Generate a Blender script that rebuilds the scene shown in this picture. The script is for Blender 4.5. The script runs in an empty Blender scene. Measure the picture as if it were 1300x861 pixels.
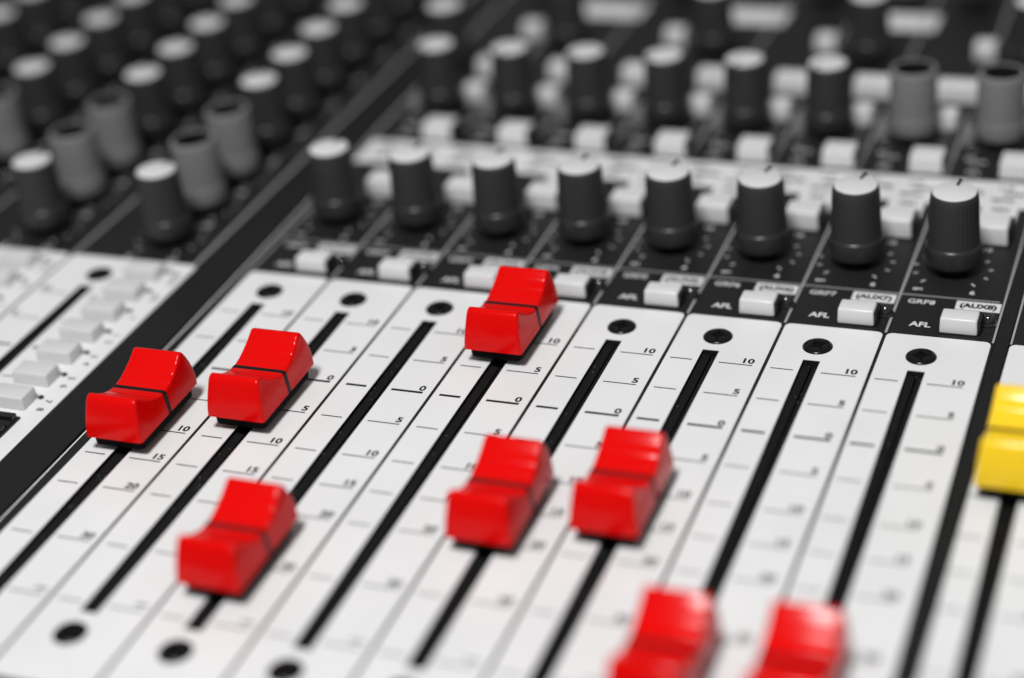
import bpy, bmesh, math, random
from mathutils import Matrix, Vector
random.seed(7)
MM = 0.001
sc = bpy.context.scene
col = sc.collection

# ------------------------------------------------------------------ camera
R0 = Vector((0.932907, 0.346956, -0.096469))      # image right
R1 = Vector((0.097933, -0.502216, -0.859179))     # image down
R2 = Vector((-0.346545, 0.792087, -0.502499))     # viewing direction
CAM = Vector((195.669, -318.495, 196.515)) * MM
cam_data = bpy.data.cameras.new('camera')
cam = bpy.data.objects.new('camera', cam_data); col.objects.link(cam)
cam.matrix_world = Matrix(((R0.x, -R1.x, -R2.x, CAM.x), (R0.y, -R1.y, -R2.y, CAM.y), (R0.z, -R1.z, -R2.z, CAM.z), (0, 0, 0, 1)))
cam_data.sensor_fit = 'HORIZONTAL'; cam_data.sensor_width = 36.0; cam_data.lens = 67.2
cam_data.clip_start = 0.01; cam_data.clip_end = 50.0
cam_data.dof.use_dof = True; cam_data.dof.focus_distance = 0.3745
cam_data.dof.aperture_fstop = 4.7; cam_data.dof.aperture_blades = 0
sc.camera = cam

# ------------------------------------------------------------------ light
world = bpy.data.worlds.new('World'); sc.world = world; world.use_nodes = True
bg = world.node_tree.nodes['Background']
bg.inputs[0].default_value = (1, 1, 1, 1); bg.inputs[1].default_value = 0.17
def area(name, loc, target, size, energy):
    ld = bpy.data.lights.new(name, 'AREA'); ld.shape = 'DISK'; ld.size = size * MM; ld.energy = energy
    o = bpy.data.objects.new(name, ld); col.objects.link(o)
    o.location = Vector(loc) * MM
    o.rotation_euler = (Vector(target) - Vector(loc)).to_track_quat('-Z', 'Y').to_euler()
    return o
area('ceiling_bounce_lamp', (90, -470, 900), (90, -30, 0), 200, 9.9)

sc.view_settings.view_transform = 'Standard'; sc.view_settings.look = 'None'
sc.view_settings.exposure = 0.0; sc.view_settings.gamma = 1.0
sc.render.engine = 'CYCLES'
sc.cycles.use_denoising = True
sc.cycles.max_bounces = 8

# ------------------------------------------------------------------ materials
def mat(name, colour, rough=0.4, spec=0.5, coat=0.0, coat_rough=0.1, bump=None, var=0.0, specks=None, rough_var=0.0, metal=0.0):
    m = bpy.data.materials.new(name); m.use_nodes = True
    nt = m.node_tree; b = nt.nodes['Principled BSDF']
    b.inputs['Base Color'].default_value = (*colour, 1); b.inputs['Roughness'].default_value = rough
    b.inputs['Specular IOR Level'].default_value = spec; b.inputs['Metallic'].default_value = metal
    b.inputs['Coat Weight'].default_value = coat; b.inputs['Coat Roughness'].default_value = coat_rough
    geo = nt.nodes.new('ShaderNodeNewGeometry')
    def noise(scale, detail=3.0):
        n = nt.nodes.new('ShaderNodeTexNoise'); n.inputs['Scale'].default_value = scale; n.inputs['Detail'].default_value = detail
        nt.links.new(geo.outputs['Position'], n.inputs['Vector']); return n
    csock = None
    if var:
        n = noise(45.0, 6.0); r = nt.nodes.new('ShaderNodeMapRange')
        r.inputs[1].default_value = 0.3; r.inputs[2].default_value = 0.7; r.inputs[3].default_value = 1 - var; r.inputs[4].default_value = 1 + var * 0.4
        nt.links.new(n.outputs['Fac'], r.inputs[0])
        mx = nt.nodes.new('ShaderNodeMix'); mx.data_type = 'RGBA'; mx.blend_type = 'MULTIPLY'; mx.inputs[0].default_value = 1.0
        mx.inputs[6].default_value = (*colour, 1); nt.links.new(r.outputs[0], mx.inputs[7]); csock = mx.outputs[2]
    if specks:
        scale, limit, sc_col = specks
        v = nt.nodes.new('ShaderNodeTexVoronoi'); v.inputs['Scale'].default_value = scale; nt.links.new(geo.outputs['Position'], v.inputs['Vector'])
        lt = nt.nodes.new('ShaderNodeMath'); lt.operation = 'LESS_THAN'; lt.inputs[1].default_value = limit; nt.links.new(v.outputs['Distance'], lt.inputs[0])
        wn = nt.nodes.new('ShaderNodeSeparateColor'); nt.links.new(v.outputs['Color'], wn.inputs[0])
        gt = nt.nodes.new('ShaderNodeMath'); gt.operation = 'GREATER_THAN'; gt.inputs[1].default_value = 0.62; nt.links.new(wn.outputs[0], gt.inputs[0])
        mu = nt.nodes.new('ShaderNodeMath'); mu.operation = 'MULTIPLY'; nt.links.new(lt.outputs[0], mu.inputs[0]); nt.links.new(gt.outputs[0], mu.inputs[1])
        mx = nt.nodes.new('ShaderNodeMix'); mx.data_type = 'RGBA'; nt.links.new(mu.outputs[0], mx.inputs[0])
        if csock: nt.links.new(csock, mx.inputs[6])
        else: mx.inputs[6].default_value = (*colour, 1)
        mx.inputs[7].default_value = (*sc_col, 1); csock = mx.outputs[2]
    if csock: nt.links.new(csock, b.inputs['Base Color'])
    if rough_var:
        n = noise(70.0, 5.0); r = nt.nodes.new('ShaderNodeMapRange')
        r.inputs[1].default_value = 0.3; r.inputs[2].default_value = 0.7; r.inputs[3].default_value = rough - rough_var; r.inputs[4].default_value = rough + rough_var
        nt.links.new(n.outputs['Fac'], r.inputs[0]); nt.links.new(r.outputs[0], b.inputs['Roughness'])
    if bump:
        scale, strength, dist = bump
        n = noise(scale, 2.0); bp = nt.nodes.new('ShaderNodeBump'); bp.inputs['Strength'].default_value = strength
        bp.inputs['Distance'].default_value = dist * MM
        nt.links.new(n.outputs['Fac'], bp.inputs['Height']); nt.links.new(bp.outputs['Normal'], b.inputs['Normal'])
    return m
g = lambda v: (v, v, v)
M = dict(
    white_panel=mat('white_panel_paint', g(0.78), 0.36, 0.45, bump=(2300, 0.5, 0.06), specks=(170, 0.025, g(0.5)), var=0.05, rough_var=0.08),
    dark_panel=mat('dark_panel_paint', g(0.0135), 0.5, 0.32, bump=(3200, 0.5, 0.05), var=0.12, rough_var=0.08, specks=(700, 0.035, g(0.10))),
    rail=mat('rail_paint', g(0.0115), 0.55, 0.26, bump=(4200, 0.7, 0.06), var=0.1),
    black_print=mat('black_print', g(0.012), 0.45, 0.3),
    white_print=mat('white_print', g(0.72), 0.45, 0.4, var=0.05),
    grey_print=mat('grey_print', g(0.36), 0.45, 0.4),
    red=mat('red_plastic', (0.71, 0.0015, 0.001), 0.18, 0.2, bump=(900, 0.10, 0.05), rough_var=0.04),
    yellow=mat('yellow_plastic', (0.95, 0.63, 0.02), 0.2, 0.35, bump=(900, 0.10, 0.05)),
    black_line=mat('black_index_paint', g(0.006), 0.5, 0.3),
    black_plastic=mat('black_plastic', g(0.012), 0.32, 0.4, rough_var=0.06),
    knob=mat('dark_knob_plastic', g(0.029), 0.5, 0.4, bump=(2200, 0.3, 0.05), rough_var=0.06),
    knob_ring=mat('dark_knob_skirt', g(0.026), 0.3, 0.5, rough_var=0.05),
    grey_knob=mat('grey_knob_plastic', g(0.20), 0.5, 0.45, bump=(2200, 0.3, 0.05)),
    white_cap=mat('white_cap_plastic', g(0.66), 0.4, 0.4, var=0.04),
    button=mat('white_button_plastic', g(0.70), 0.33, 0.5, var=0.05),
    grey_button=mat('pale_grey_button_plastic', g(0.64), 0.4, 0.45, var=0.04),
    steel_black=mat('blackened_screw', g(0.004), 0.22, 0.4),
    slot=mat('slot_dust_strip', g(0.007), 0.7, 0.2, bump=(1500, 0.8, 0.2), specks=(1000, 0.12, g(0.16))),
    led=mat('unlit_lamp_lens', g(0.02), 0.06, 0.6, coat=1.0, coat_rough=0.03),
    shade_recess=mat('shade_recess_black', g(0.003), 0.8, 0.1),  # matte black for the painted shade under the caps and the screw recesses
    chassis=mat('chassis_steel_paint', g(0.02), 0.5, 0.3, bump=(2000, 0.4, 0.05)),
    nut=mat('bare_nut', g(0.25), 0.3, 0.5, metal=0.8),
)

# ------------------------------------------------------------------ mesh helpers (millimetres in, metres out)
class MB:
    def __init__(s): s.v = []; s.f = []
    def face(s, pts): 
        n = len(s.v); s.v += [tuple(p) for p in pts]; s.f.append(tuple(range(n, n + len(pts))))
    def rect(s, x0, x1, y0, y1, z): s.face([(x0, y0, z), (x1, y0, z), (x1, y1, z), (x0, y1, z)])
    def wall(s, a, b, z0, z1): s.face([(a[0], a[1], z0), (b[0], b[1], z0), (b[0], b[1], z1), (a[0], a[1], z1)])
    def box(s, x0, x1, y0, y1, z0, z1):
        s.rect(x0, x1, y0, y1, z1); s.face([(x0, y1, z0), (x1, y1, z0), (x1, y0, z0), (x0, y0, z0)])
        for a, b in (((x0, y0), (x1, y0)), ((x1, y0), (x1, y1)), ((x1, y1), (x0, y1)), ((x0, y1), (x0, y0))): s.wall(a, b, z0, z1)
    def lathe(s, prof, n=48, flute=None):
        for i in range(n):
            a0, a1 = 2 * math.pi * i / n, 2 * math.pi * (i + 1) / n
            for (r0, z0), (r1, z1) in zip(prof, prof[1:]):
                q = [(r0, z0, a0), (r0, z0, a1), (r1, z1, a1), (r1, z1, a0)]
                pts = []
                for r, z, a in q:
                    if flute and flute[0] <= z <= flute[1]:
                        k = round(a / (2 * math.pi) * n) % 4
                        r = r - (flute[2] if k in (2, 3) else 0)
                    p = (r * math.cos(a), r * math.sin(a), z)
                    if p not in pts: pts.append(p)
                if len(pts) > 2: s.face(pts)
    def mesh(s, name, m, smooth=None, bevel=None, sharp=35):
        bm = bmesh.new()
        vs = [bm.verts.new((x * MM, y * MM, z * MM)) for x, y, z in s.v]
        for f in s.f:
            try: bm.faces.new([vs[i] for i in f])
            except ValueError: pass
        bmesh.ops.remove_doubles(bm, verts=bm.verts, dist=1e-7)
        bmesh.ops.recalc_face_normals(bm, faces=bm.faces) if bevel or smooth else None
        if bevel:
            off, seg, cond = bevel
            es = [e for e in bm.edges if len(e.link_faces) == 2 and cond(e)]
            bmesh.ops.bevel(bm, geom=es, offset=off * MM, segments=seg, profile=0.5, affect='EDGES', clamp_overlap=True)
        me = bpy.data.meshes.new(name); bm.to_mesh(me); bm.free()
        me.materials.append(M[m])
        if smooth:
            me.polygons.foreach_set('use_smooth', [True] * len(me.polygons))
            me.set_sharp_from_angle(angle=math.radians(sharp))
        return me
def rounded(x0, x1, y0, y1, r, n=6):
    pts = []
    for cx, cy, a in ((x1 - r, y0 + r, -90), (x1 - r, y1 - r, 0), (x0 + r, y1 - r, 90), (x0 + r, y0 + r, 180)):
        for i in range(n + 1):
            t = math.radians(a + 90 * i / n); pts.append((cx + r * math.cos(t), cy + r * math.sin(t)))
    return pts
def obj(name, me, parent=None, loc=(0, 0, 0), rz=0.0, label=None, kind=None):
    o = bpy.data.objects.new(name, me); col.objects.link(o)
    o.location = Vector(loc) * MM; o.rotation_euler = (0, 0, rz)
    if parent: o.parent = parent
    if label: o['label'] = label
    if kind: o['kind'] = kind
    return o
def text_mesh(s, size, m, sx=1.0, bold=0.03, align='CENTER'):
    cu = bpy.data.curves.new('print', 'FONT'); cu.body = s; cu.size = 1.0; cu.offset = bold; cu.align_x = align; cu.align_y = 'CENTER'
    cu.resolution_u = 3
    o = bpy.data.objects.new('print', cu); col.objects.link(o)
    bpy.context.view_layer.update()
    me = bpy.data.meshes.new_from_object(o.evaluated_get(bpy.context.evaluated_depsgraph_get()))
    bpy.data.objects.remove(o); bpy.data.curves.remove(cu)
    me.transform(Matrix.Diagonal((size * MM * sx, size * MM, 1, 1)))
    me.materials.clear(); me.materials.append(M[m])
    return me
_tc = {}
def text(s, size, m, sx=1.0, bold=0.03, align='CENTER'):
    k = (s, size, m, sx, bold, align)
    if k not in _tc: _tc[k] = text_mesh(*k)
    return _tc[k]
def join(name, items, m):
    """items: (mesh, x, y, z, rz) joined into one mesh of flat print"""
    bm = bmesh.new()
    for me, x, y, z, rz in items:
        t = me.copy(); t.transform(Matrix.Translation(Vector((x, y, z)) * MM) @ Matrix.Rotation(rz, 4, 'Z')); bm.from_mesh(t); bpy.data.meshes.remove(t)
    me = bpy.data.meshes.new(name); bm.to_mesh(me); bm.free(); me.materials.append(M[m]); return me

# ------------------------------------------------------------------ layout constants (mm)
P = 20.246
XS = [P * k for k in range(8)]              # group fader slots
LP = 33.6
LS = [-43.5 - LP * k for k in range(5)]     # channel fader slots
MS = 164.4                                  # master fader slot
ST, SB, SW = -5.2, -109.3, 1.68             # slot top, bottom, half width
YF, YW, YB = -127.5, 7.95, 330.0            # front edge, top of the white area, back edge
ZP = 0.12                                   # white plates stand this proud
LEVELS = [(-9.47, '10'), (-20.74, '5'), (-32.0, '0'), (-43.6, '5'), (-55.4, '10'), (-65.4, '15'), (-75.3, '20'), (-91.1, '30'), (-106.9, '\u221e')]

console = bpy.data.objects.new('mixing_console', None); col.objects.link(console)
console['label'] = 'black and white audio mixing console with red and yellow fader caps and rotary knobs'
console['category'] = 'mixing console'

# ------------------------------------------------------------------ chassis and panels
b = MB(); b.box(-330, 330, YF - 14, YB, -70, -6)
obj('chassis', b.mesh('chassis', 'chassis', bevel=(2.0, 2, lambda e: True)), console)
def panel(name, x0, x1, slots, label=None):
    b = MB(); hw = SW + 0.2; z0, z1 = -5.9, 0.0
    b.rect(x0, x1, ST + .2, YB - 1, z1); b.rect(x0, x1, YF - 1, SB - .2, z1)
    xs = [x0]
    for s in slots: xs += [s - hw, s + hw]
    xs.append(x1)
    for i in range(0, len(xs), 2): b.rect(xs[i], xs[i + 1], SB - .2, ST + .2, z1)
    for s in slots:
        A, B, C, D = (s - hw, SB - .2), (s + hw, SB - .2), (s + hw, ST + .2), (s - hw, ST + .2)
        for p, q in ((A, D), (D, C), (C, B), (B, A)): b.wall(p, q, -1.6, z1)
    for p, q in (((x0, YF - 1), (x1, YF - 1)), ((x1, YF - 1), (x1, YB - 1)), ((x1, YB - 1), (x0, YB - 1)), ((x0, YB - 1), (x0, YF - 1))): b.wall(p, q, z0, z1)
    return obj(name, b.mesh(name, 'dark_panel'), console, label=label)
ch_panel = panel('channel_panel', -250, -22.35, sorted(LS))
grp_panel = panel('group_panel', -11.3, 154.4, XS)
mst_panel = panel('master_panel', 157.35, 300, [MS])
b = MB(); b.box(-22.2, -11.75, YF - 1, YB - 1, -5.9, 0.30)
rail_l = obj('divider_rail', b.mesh('divider_rail', 'rail', bevel=(0.25, 2, lambda e: True)), console)
b = MB(); b.box(154.5, 157.2, YF - 1, YB - 1, -5.9, 0.14)
rail_r = obj('divider_rail', b.mesh('divider_rail', 'rail', bevel=(0.12, 2, lambda e: True)), console)

# ------------------------------------------------------------------ white fader plates with their printed scales
def plate_mesh(xl, xr, y0=YF, y1=YW, r=1.3):
    """slot at x=0"""
    b = MB(); z = ZP; w = SW
    pr = rounded(xl, xr, y0, y1, r); n = 7
    br, tr, tl, bl = pr[:n], pr[n:2 * n], pr[2 * n:3 * n], pr[3 * n:]
    b.face([(x, y, z) for x, y in [(xl, SB)] + bl + br + [(xr, SB), (w, SB), (-w, SB)]])
    b.face([(x, y, z) for x, y in [(xr, ST)] + tr + tl + [(xl, ST), (-w, ST), (w, ST)]])
    b.rect(xl, -w, SB, ST, z); b.rect(w, xr, SB, ST, z)
    for p, q in zip(pr, pr[1:] + pr[:1]): b.wall(p, q, 0.0, z)
    c = [(-w, SB), (w, SB), (w, ST), (-w, ST)]
    for p, q in zip(c, c[1:] + c[:1]): b.wall(q, p, 0.0, z)
    return b.mesh('fader_plate', 'white_panel')
def track_mesh():
    b = MB()
    for s in (-1, 1):
        x0, x1 = s * (SW + 0.15), s * 0.18
        b.face([(x0, SB, -0.85), (x1, SB, -1.35), (x1, ST, -1.35), (x0, ST, -0.85)])
        b.face([(x1, SB, -1.35), (x1, SB, -2.4), (x1, ST, -2.4), (x1, ST, -1.35)])
    b.rect(-SW - .15, SW + .15, SB - .1, ST + .1, -2.4)
    for y in (SB, ST): b.face([(-SW - .15, y, -2.4), (SW + .15, y, -2.4), (SW + .15, y, -.8), (-SW - .15, y, -.8)])
    return b.mesh('fader_track', 'slot')
def scale_lines(mirror=False):
    b = MB(); z = ZP + 0.03
    for y, s in LEVELS:
        t = 0.34 if s == '0' else 0.15
        for x0, x1 in (((-7.2, -2.75), (1.95 + .75, 9.45)) if not mirror else ((-9.6, -2.75), (2.7, 5.4))): b.rect(x0, x1, y - t, y + t, z)
    return b.mesh('scale_lines', 'black_print')
def scale_numbers(mirror=False):
    it = []
    for y, s in LEVELS:
        it.append((text(s, 2.4, 'black_print', 1.12, 0.035, 'RIGHT' if not mirror else 'LEFT'), 9.55 if not mirror else -10.6, y + 1.42, ZP + 0.03, 0))
    return join('scale_numbers', it, 'black_print')
me_track = track_mesh(); me_lines = scale_lines(); me_nums = scale_numbers()
me_plate_m = plate_mesh(-6.9, 20.0); me_plate_c = plate_mesh(-11.75, 21.1); me_lines_c = scale_lines(True); me_nums_c = scale_numbers(True)
# countersunk cross-head screw
b = MB(); b.lathe([(1.0, 0.2), (1.05, 0.44), (1.2, 0.5), (2.2, 0.50), (2.75, 0.36), (3.0, 0.10), (3.0, -0.05)], 40)
me_screw = b.mesh('screw', 'steel_black', smooth=True, sharp=50)
b = MB()
for a in (0, math.pi / 2):
    ca, sa = math.cos(a), math.sin(a)
    for s in (-1, 1):
        q = [(0.9 * s, -0.34), (1.9 * s, -0.26), (1.9 * s, 0.26), (0.9 * s, 0.34)]
        b.face([(x * ca - y * sa, x * sa + y * ca, 0.515) for x, y in q])
b.lathe([(0, 0.06), (0.4, 0.12), (1.06, 0.3)], 16)
me_cross = b.mesh('cross_recess', 'shade_recess')
def fader_strip(x, pm, lm, nm, screws=(0.0, -115.0), nums=True):
    pl = obj('fader_plate', pm, console, (x, 0, 0))
    if nums:
        obj('scale_lines', lm, pl); obj('scale_numbers', nm, pl)
    obj('fader_track', me_track, console, (x, 0, 0))
    for y in screws:
        s = obj('screw', me_screw, console, (x, y, ZP), random.uniform(0, 1.5)); obj('cross_recess', me_cross, s)
SEP = [-8.95] + [11.15 + 20.36 * k for k in range(7)] + [154.3]      # module boundaries
for k, x in enumerate(XS): fader_strip(x, plate_mesh(SEP[k] + 0.36 - x, SEP[k + 1] - 0.36 - x), me_lines, me_nums)
for x in LS: fader_strip(x, me_plate_c, me_lines_c, me_nums_c)
fader_strip(MS, me_plate_m, me_lines, me_nums)

# ------------------------------------------------------------------ fader caps
def hw(z): return 6.2 - (z - 3.7) * (0.80 / 8.3)
def top(y): return 8.3 + 3.55 * (abs(y) / 8.2) ** 1.75
def cap_mesh(m):
    front = [(11.3, 3.7), (11.3, 5.0), (11.05, 6.8), (10.6, 8.7), (10.0, 10.5), (9.75, 11.15), (9.45, 11.6), (9.1, 11.88), (8.7, 12.0), (8.3, 11.96), (7.95, 11.72)]
    back = [(11.3, 3.7), (11.45, 5.2), (11.35, 7.0), (10.85, 8.8), (10.1, 10.5), (9.75, 11.15), (9.45, 11.6), (9.1, 11.88), (8.7, 12.0), (8.3, 11.96), (7.95, 11.72)]
    arc = []; y = 7.55; dent = {}
    for st in (6.5, 4.5, 2.5):
        while y > st + 0.45: arc.append((y, top(y))); y -= 0.45
        for dy, dz in ((0.18, 0.0), (0.06, 0.09), (-0.06, 0.09), (-0.18, 0.0)):
            arc.append((st + dy, top(st + dy))); dent[round(st + dy, 4)] = dz
        y = st - 0.5
    while y > 0.3: arc.append((y, top(y))); y -= 0.5
    prof = [(-a, z) for a, z in front + arc] + [(0, 8.3)] + (back + arc)[::-1]
    n = len(prof); nor = []
    for i in range(n):
        a, c = prof[i - 1], prof[(i + 1) % n]; t = Vector((c[0] - a[0], c[1] - a[1])).normalized(); nor.append(Vector((t.y, -t.x)))
    nor[0] = Vector((1, 0)); nor[-1] = Vector((-1, 0))                # foot of the front and back faces
    rb = 0.6; st = []
    for th in (90, 67.5, 45, 22.5, 0):
        th = math.radians(th); ring = []
        for i in range(n):
            y, z = prof[i]; d = rb * (1 - math.cos(th)); z2 = z - dent.get(round(abs(y), 4), 0.0) if 0 < i < n - 1 else z
            ring.append((hw(z) - rb + rb * math.sin(th), y + nor[i].x * d, z2 + nor[i].y * d))
        st.append(ring)
    rings = st + [[(-x, y, z) for x, y, z in q] for q in st[::-1]]
    b = MB()
    for A, B in zip(rings, rings[1:]):
        for i in range(n): j = (i + 1) % n; b.face([A[i], B[i], B[j], A[j]])
    b.face(rings[0]); b.face(rings[-1][::-1])
    return b.mesh('fader_cap', m, smooth=True, sharp=50)
def line_mesh():
    w = 0.52; o = 0.05; b = MB()
    path = []
    for z in (3.75, 5.5, 7.2, 7.82): path.append((hw(z) + o, z))
    path += [(hw(8.1) - 0.06, 8.14), (hw(8.3) - 0.38, 8.3 + o), (0, 8.3 + o)]
    path = path + [(-x, z) for x, z in path[-2::-1]]
    inner = [(x * 0.93, z - 0.25) for x, z in path]
    for (a, c), (p, q) in zip(zip(path, path[1:]), zip(inner, inner[1:])):
        b.face([(a[0], -w, a[1]), (c[0], -w, c[1]), (c[0], w, c[1]), (a[0], w, a[1])])
        for s in (-w, w): b.face([(a[0], s, a[1]), (c[0], s, c[1]), (q[0], s, q[1]), (p[0], s, p[1])])
    return b.mesh('index_line', 'black_line')
me_line = line_mesh()
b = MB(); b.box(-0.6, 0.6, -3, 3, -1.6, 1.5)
pr = rounded(-5.55, 5.55, -10.4, 10.4, 1.2)  # near-black block added around the stem, standing in for shadow under the cap
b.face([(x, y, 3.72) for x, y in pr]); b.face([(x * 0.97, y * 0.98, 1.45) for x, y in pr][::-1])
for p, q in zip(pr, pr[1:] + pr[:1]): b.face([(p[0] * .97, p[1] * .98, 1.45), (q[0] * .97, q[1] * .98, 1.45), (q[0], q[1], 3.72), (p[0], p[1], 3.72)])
me_stem_shade = b.mesh('stem_and_shade_block', 'shade_recess')
me_red = cap_mesh('red'); me_yel = cap_mesh('yellow')
caps = [(0, -54.0), (1, -42.4), (2, -91.2), (3, -8.9), (4, -68.7), (5, -61.6), (6, -103.6), (7, -102.6)]
for k, y in caps:
    c = obj('fader_cap', me_red, console, (XS[k] + random.uniform(-.1, .1) - (0.7 if k > 5 else 0.35 if k > 3 else 0), y, 0), math.radians(random.uniform(-0.5, 0.5)), label='glossy red fader cap with a black index line across its dip')
    obj('index_line', me_line, c); obj('stem_and_shade_block', me_stem_shade, c)
c = obj('fader_cap', me_yel, console, (MS + 0.3, -34.4, 0), label='glossy yellow fader cap on the strip right of the red ones')
obj('index_line', me_line, c); obj('stem_and_shade_block', me_stem_shade, c)

# ------------------------------------------------------------------ knobs
ring = [(5.45, 2.2), (5.8, 2.35), (5.92, 2.8), (5.86, 5.6), (5.75, 6.2), (5.5, 6.55), (5.42, 6.6)]
body = [(5.42, 6.6), (5.36, 7.4), (5.15, 12.0), (4.98, 16.2), (4.86, 17.1), (4.62, 17.75), (4.5, 17.9)]
def knob_meshes(kind):
    b = MB(); b.lathe([(0, 2.2)] + (ring if kind == 'dark' else [(5.4, 2.2), (5.65, 2.35), (5.74, 2.8), (5.72, 5.6), (5.68, 6.2), (5.6, 6.5), (5.52, 6.6)]), 48); r = b.mesh('skirt', 'knob_ring' if kind == 'dark' else 'grey_knob', smooth=True, sharp=60)
    b = MB()
    if kind == 'dark': b.lathe(body + [(0, 17.9)], 144, flute=(7.0, 16.6, 0.10))
    else: b.lathe([(5.52, 6.6), (5.55, 7.4), (5.55, 12.0), (5.52, 16.8), (5.44, 17.5), (5.25, 17.85), (5.0, 17.9)] + [(4.6, 17.9), (4.55, 17.6), (4.5, 11.6), (0, 11.6)], 144, flute=(7.0, 16.6, 0.08))
    k = b.mesh('rotary_knob', 'knob' if kind == 'dark' else 'grey_knob', smooth=True, sharp=50)
    return k, r
kd, rd = knob_meshes('dark'); kg, rg = knob_meshes('grey')
b = MB(); b.lathe([(4.48, 17.85), (4.45, 18.08), (4.3, 18.16), (0, 18.2)], 48); me_cap = b.mesh('cap_disc', 'white_cap', smooth=True, sharp=60)
b = MB(); b.lathe([(4.52, 17.6), (4.4, 17.6), (4.3, 12.2), (0, 12.0)], 40); me_cup = b.mesh('cap_recess', 'black_plastic', smooth=True)
b = MB(); b.box(-0.32, 0.32, 2.5, 4.75, 17.8, 18.32); b.box(-0.32, 0.32, 4.75, 5.12, 13.5, 18.32); me_ptr = b.mesh('pointer', 'black_plastic')
b = MB(); b.lathe([(3.3, 0), (3.3, 0.9), (2.6, 1.1), (2.4, 2.3)], 6); me_nut = b.mesh('collar_nut', 'black_plastic')
def knob(x, y, kind='dark', ang=0.0):
    o = obj('rotary_knob', kd if kind == 'dark' else kg, console, (x, y, 0), ang, label=None if kind == 'dark' else 'plain grey knob with a hollow dark top')
    obj('skirt', rd if kind == 'dark' else rg, o); obj('collar_nut', me_nut, o)
    if kind == 'dark': obj('cap_disc', me_cap, o); obj('pointer', me_ptr, o)
    else: obj('cap_recess', me_cup, o)
    return o
# printed dial around a knob
def dial_mesh(first, last):
    b = MB(); z = 0.04
    for i in range(11):
        a = math.radians(-140 + 28 * i); l = 1.25 if i % 5 == 0 else 0.9
        d = Vector((math.sin(a), math.cos(a))); n = Vector((d.y, -d.x)) * 0.16
        p, q = d * 7.3, d * (7.3 + l)
        b.face([(p.x - n.x, p.y - n.y, z), (p.x + n.x, p.y + n.y, z), (q.x + n.x, q.y + n.y, z), (q.x - n.x, q.y - n.y, z)])
    me = b.mesh('d', 'white_print')
    it = [(me, 0, 0, 0, 0), (text(first, 2.1, 'white_print', 1.1, 0.02), -5.6, -9.6, z, 0), (text(last, 2.1, 'white_print', 1.1, 0.02), 5.4, -9.4, z, 0)]
    return join('dial_print', it, 'white_print')
me_dial = dial_mesh('\u221e', '6'); me_dial_c = dial_mesh('0', '10')
# group section knobs
for k in range(8):
    knob(XS[k] + 0.2, 36.2, 'dark', random.uniform(-0.12, 0.06) - 0.1); obj('dial_print', me_dial, grp_panel, (XS[k] + 0.2, 36.2, 0))
    kind = 'grey' if k >= 6 else 'dark'
    knob(XS[k] + 0.9, 99.0, kind, random.uniform(-0.5, 0.5) + 2.6); obj('dial_print', me_dial, grp_panel, (XS[k] + 0.9, 99.0, 0))
for j in range(5):
    knob(-20.9 + 41.3 * j if j else -7.5, 143.5 if j else 125.5, 'dark', random.uniform(-1, 1))
for j in range(5):
    knob(0.5 + 41.3 * j, 186.0, 'dark', random.uniform(-1, 1)); knob(20.5 + 41.3 * j, 190.0, 'grey', 0)
# channel section knobs
for c_ in range(5):
    for r_ in range(10):
        x, y = -35.6 - LP * c_, 18.9 + 17.4 * r_
        if c_ > 2 and r_ < 2: continue
        knob(x, y, 'grey' if r_ in (1, 2) else 'dark', random.uniform(-0.5, 0.4)); obj('dial_print', me_dial_c, ch_panel, (x, y, 0))

# ------------------------------------------------------------------ buttons and lamps
def button_mesh(w, d, h, m, name, r=0.45):
    b = MB(); t = 0.16
    x0, x1 = -w / 2, w / 2
    lo = [(x0, 0, 0.06), (x1, 0, 0.06), (x1, d, 0.06), (x0, d, 0.06)]
    hi = [(x0 + t, 0.25, h), (x1 - t, 0.25, h), (x1 - t, d - 0.3, h), (x0 + t, d - 0.3, h)]
    b.face(hi); b.face(lo[::-1])
    for i in range(4): b.face([lo[i], lo[(i + 1) % 4], hi[(i + 1) % 4], hi[i]])
    return b.mesh(name, m, smooth=True, bevel=(r, 3, lambda e: True), sharp=40)
def surround(w, d, h, e):
    b = MB(); b.box(-w / 2 - 0.1, w / 2 + e, 0.5, d + 0.35, 0, h); return b.mesh('switch_body', 'black_plastic', bevel=(0.15, 2, lambda e: True))
me_btn = button_mesh(7.5, 4.7, 3.5, 'button', 'push_button'); me_bod = surround(7.5, 4.7, 2.9, 0.45)
me_btn2 = button_mesh(7.7, 6.6, 4.4, 'button', 'push_button'); me_bod2 = surround(7.7, 6.6, 3.8, 0.5)
me_btn3 = button_mesh(5.6, 5.0, 4.4, 'button', 'push_button'); me_btn4 = button_mesh(10.5, 5.6, 4.8, 'button', 'push_button'); me_bod4 = surround(10.5, 5.6, 4.0, 0.4)
me_btnc = button_mesh(8.6, 5.4, 2.9, 'grey_button', 'push_button', 0.35)
def button(x, y, me=me_btn, bod=me_bod):
    o = obj('push_button', me, console, (x, y, 0))
    if bod: obj('switch_body', bod, o)
    return o
b = MB(); b.lathe([(1.75, 0), (1.75, 0.5), (1.5, 0.6)] + [(1.45 * math.cos(t), 0.6 + 0.4 + 1.45 * math.sin(t)) for t in [i * math.pi / 16 for i in range(9)]], 32)
me_led = b.mesh('indicator_lamp', 'led', smooth=True, sharp=50)
b = MB(); b.lathe([(1.6, 0), (1.6, 3.2), (1.2, 3.9), (0, 4.0)], 20); me_nub = b.mesh('indicator_lamp', 'grey_knob', smooth=True)
b = MB(); b.rect(-9.4, -0.55, 19.7, 23.3, 0.03); me_lab = b.mesh('label_field', 'white_print')
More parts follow.
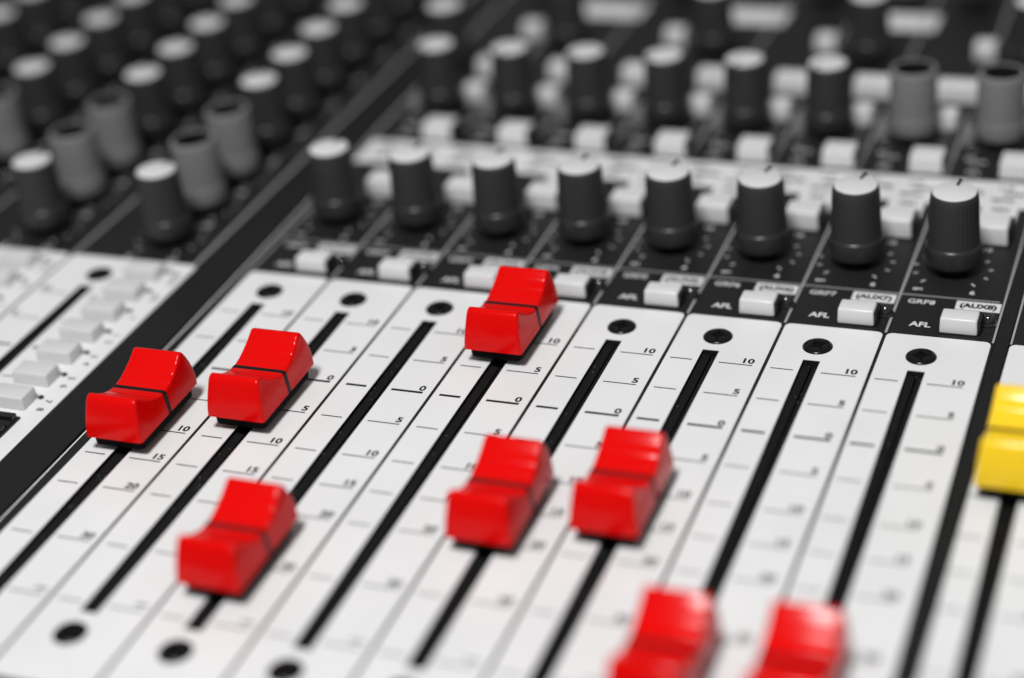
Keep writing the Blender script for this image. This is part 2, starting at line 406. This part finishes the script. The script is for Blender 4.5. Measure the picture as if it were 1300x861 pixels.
for k in range(8):
    x = XS[k]
    button(x + 5.45, 9.6); obj('indicator_lamp', me_led, console, (x + 10.45, 15.1, 0))
    obj('label_field', me_lab, grp_panel, (SEP[k + 1], 0, 0))
    obj('lettering', text('(AUX%d)' % (k + 1), 2.3, 'black_print', 1.0, 0.05), grp_panel, (SEP[k + 1] - 4.95, 21.5, 0.06))
    obj('lettering', text('GRP%d' % (k + 1), 2.35, 'white_print', 1.0, 0.015), grp_panel, (x - 3.7, 21.4, 0.04))
    obj('lettering', text('AFL', 2.5, 'white_print', 1.0, 0.03), grp_panel, (x - 2.4, 12.4, 0.04))
    button(x + 5.9, 47.6, me_btn2, me_bod2)                           # right of the first knob row
    b = MB(); b.rect(1.7, 9.7, 55.5, 65.5, 0.03); obj('label_field', b.mesh('label_field', 'white_print'), grp_panel, (x, 0, 0))
    obj('lettering', text('10', 2.0, 'white_print', 1.1, 0.02), grp_panel, (x + 5.8, 45.6, 0.04))
    button(x + 7.2, 79.2, me_btn2, me_bod2)                           # in front of the second knob row
    obj('lettering', text('PFL', 2.2, 'white_print', 1.0, 0.02), grp_panel, (x - 2.6, 82.0, 0.04)); obj('lettering', text('AUX', 2.0, 'white_print', 1.0, 0.02), grp_panel, (x - 2.6, 87.5, 0.04))
    button(x + 7.6, 103.5, me_btn3, None); button(x + 7.8, 119.2, me_btn4, me_bod4); obj('indicator_lamp', me_nub, console, (x - 6.2, 98.0, 0))
    # small lettering in the white field
    for t_, dx, dy in (('MIX', -4.5, 75.2), ('MUTE', 5.8, 60.5), ('L-R', 6.0, 75.2), ('PRE', -4.0, 69.0), ('MTX', 5.8, 69.0), ('LEVEL', -1.5, 72.1), ('PAN', 8.0, 72.1), ('ON', 5.8, 64.5)):
        obj('lettering', text(t_, 2.1, 'black_print', 1.1, 0.05), grp_panel, (x + dx, dy, 0.06))
b = MB(); b.rect(-9.8, 153.2, 65.5, 78.3, 0.03); obj('label_band', b.mesh('label_band', 'white_print'), grp_panel)
for j in range(4):
    button(8.0 + 41.3 * j, 147.0, me_btn3, None)
    b = MB(); b.rect(-9.5, 9.5, 165.5, 177.0, 0.03); obj('label_field', b.mesh('label_field', 'white_print'), grp_panel, (24 + 41.3 * j, 0, 0))
# separators printed on the dark areas
b = MB(); z = 0.03
for k in range(7):
    x = SEP[k + 1]; b.rect(x - 0.24, x + 0.24, YW + 0.2, 65.2, z); b.rect(x - 0.24, x + 0.24, 78.6, 113, z); b.rect(x - .24, x + .24, 124, YB - 2, z)
b.rect(-8.6, 153.2, 23.85, 24.2, z + 0.012)
b.rect(153.95, 154.35, YW, YB - 2, z); b.rect(-9.2, -8.8, YW, 65, z)
obj('separator_lines', b.mesh('separator_lines', 'grey_print'), grp_panel)
b = MB(); b.rect(-11.28, -10.95, YF, YB - 2, z); obj('painted_rail_glint', b.mesh('painted_rail_glint', 'white_print'), grp_panel)  # glint on the left rail's edge, painted as a thin white strip
b = MB(); b.rect(157.4, 157.8, YW + .2, YB - 2, z); b.rect(184.6, 185.1, YW, YB - 2, z)
obj('separator_lines', b.mesh('separator_lines', 'grey_print'), mst_panel)
b = MB()
for k in range(5):
    x = -55.4 - LP * k; b.rect(x - 0.3, x + 0.3, YW + .2, YB - 2, z)
b.rect(-23.6, -22.9, YW + .2, YB - 2, z)
obj('separator_lines', b.mesh('separator_lines', 'grey_print'), ch_panel)
# channel strip routing buttons
b = MB(); b.lathe([(0.6, 0), (0.6, 0.3), (0.3, 0.5), (0, 0.52)], 16); me_dot = b.mesh('indicator_lamp', 'black_plastic', smooth=True)
b = MB(); b.box(-4.6, 4.6, 0, 9.0, 0, 0.5)
for i in range(4): b.box(-4.2, 4.2, 0.6 + 2.1 * i, 2.2 + 2.1 * i, 0.5, 1.1 + (0.5 if i % 2 else 0))
me_rib = b.mesh('ribbed_switch', 'black_plastic', bevel=(0.12, 2, lambda e: True))
for c_, sx in enumerate(LS[:3]):
    ox = sx + 43.5
    for i in range(7):
        y = -55.0 + 8.95 * i
        button(ox - 32.2, y, me_btnc, None)
        obj('indicator_lamp', me_dot, console, (ox - 27.2, y + 5.2, ZP))
        if i < 4:
            obj('lettering', text(str(7 - 2 * i), 2.2, 'black_print', 1.0, 0.02), ch_panel, (ox - 25.0, y + 4.3, ZP + .03), -math.pi / 2)
            obj('lettering', text(str(8 - 2 * i), 2.2, 'black_print', 1.0, 0.02), ch_panel, (ox - 25.0, y + 1.2, ZP + .03), -math.pi / 2)
        else:
            obj('lettering', text(['L', 'PFL', 'MUTE'][i - 4], 2.0, 'black_print', 1.0, 0.02), ch_panel, (ox - 25.0, y + 2.6, ZP + .03), -math.pi / 2)
    obj('ribbed_switch', me_rib, console, (ox - 31.6, -66.6, ZP))
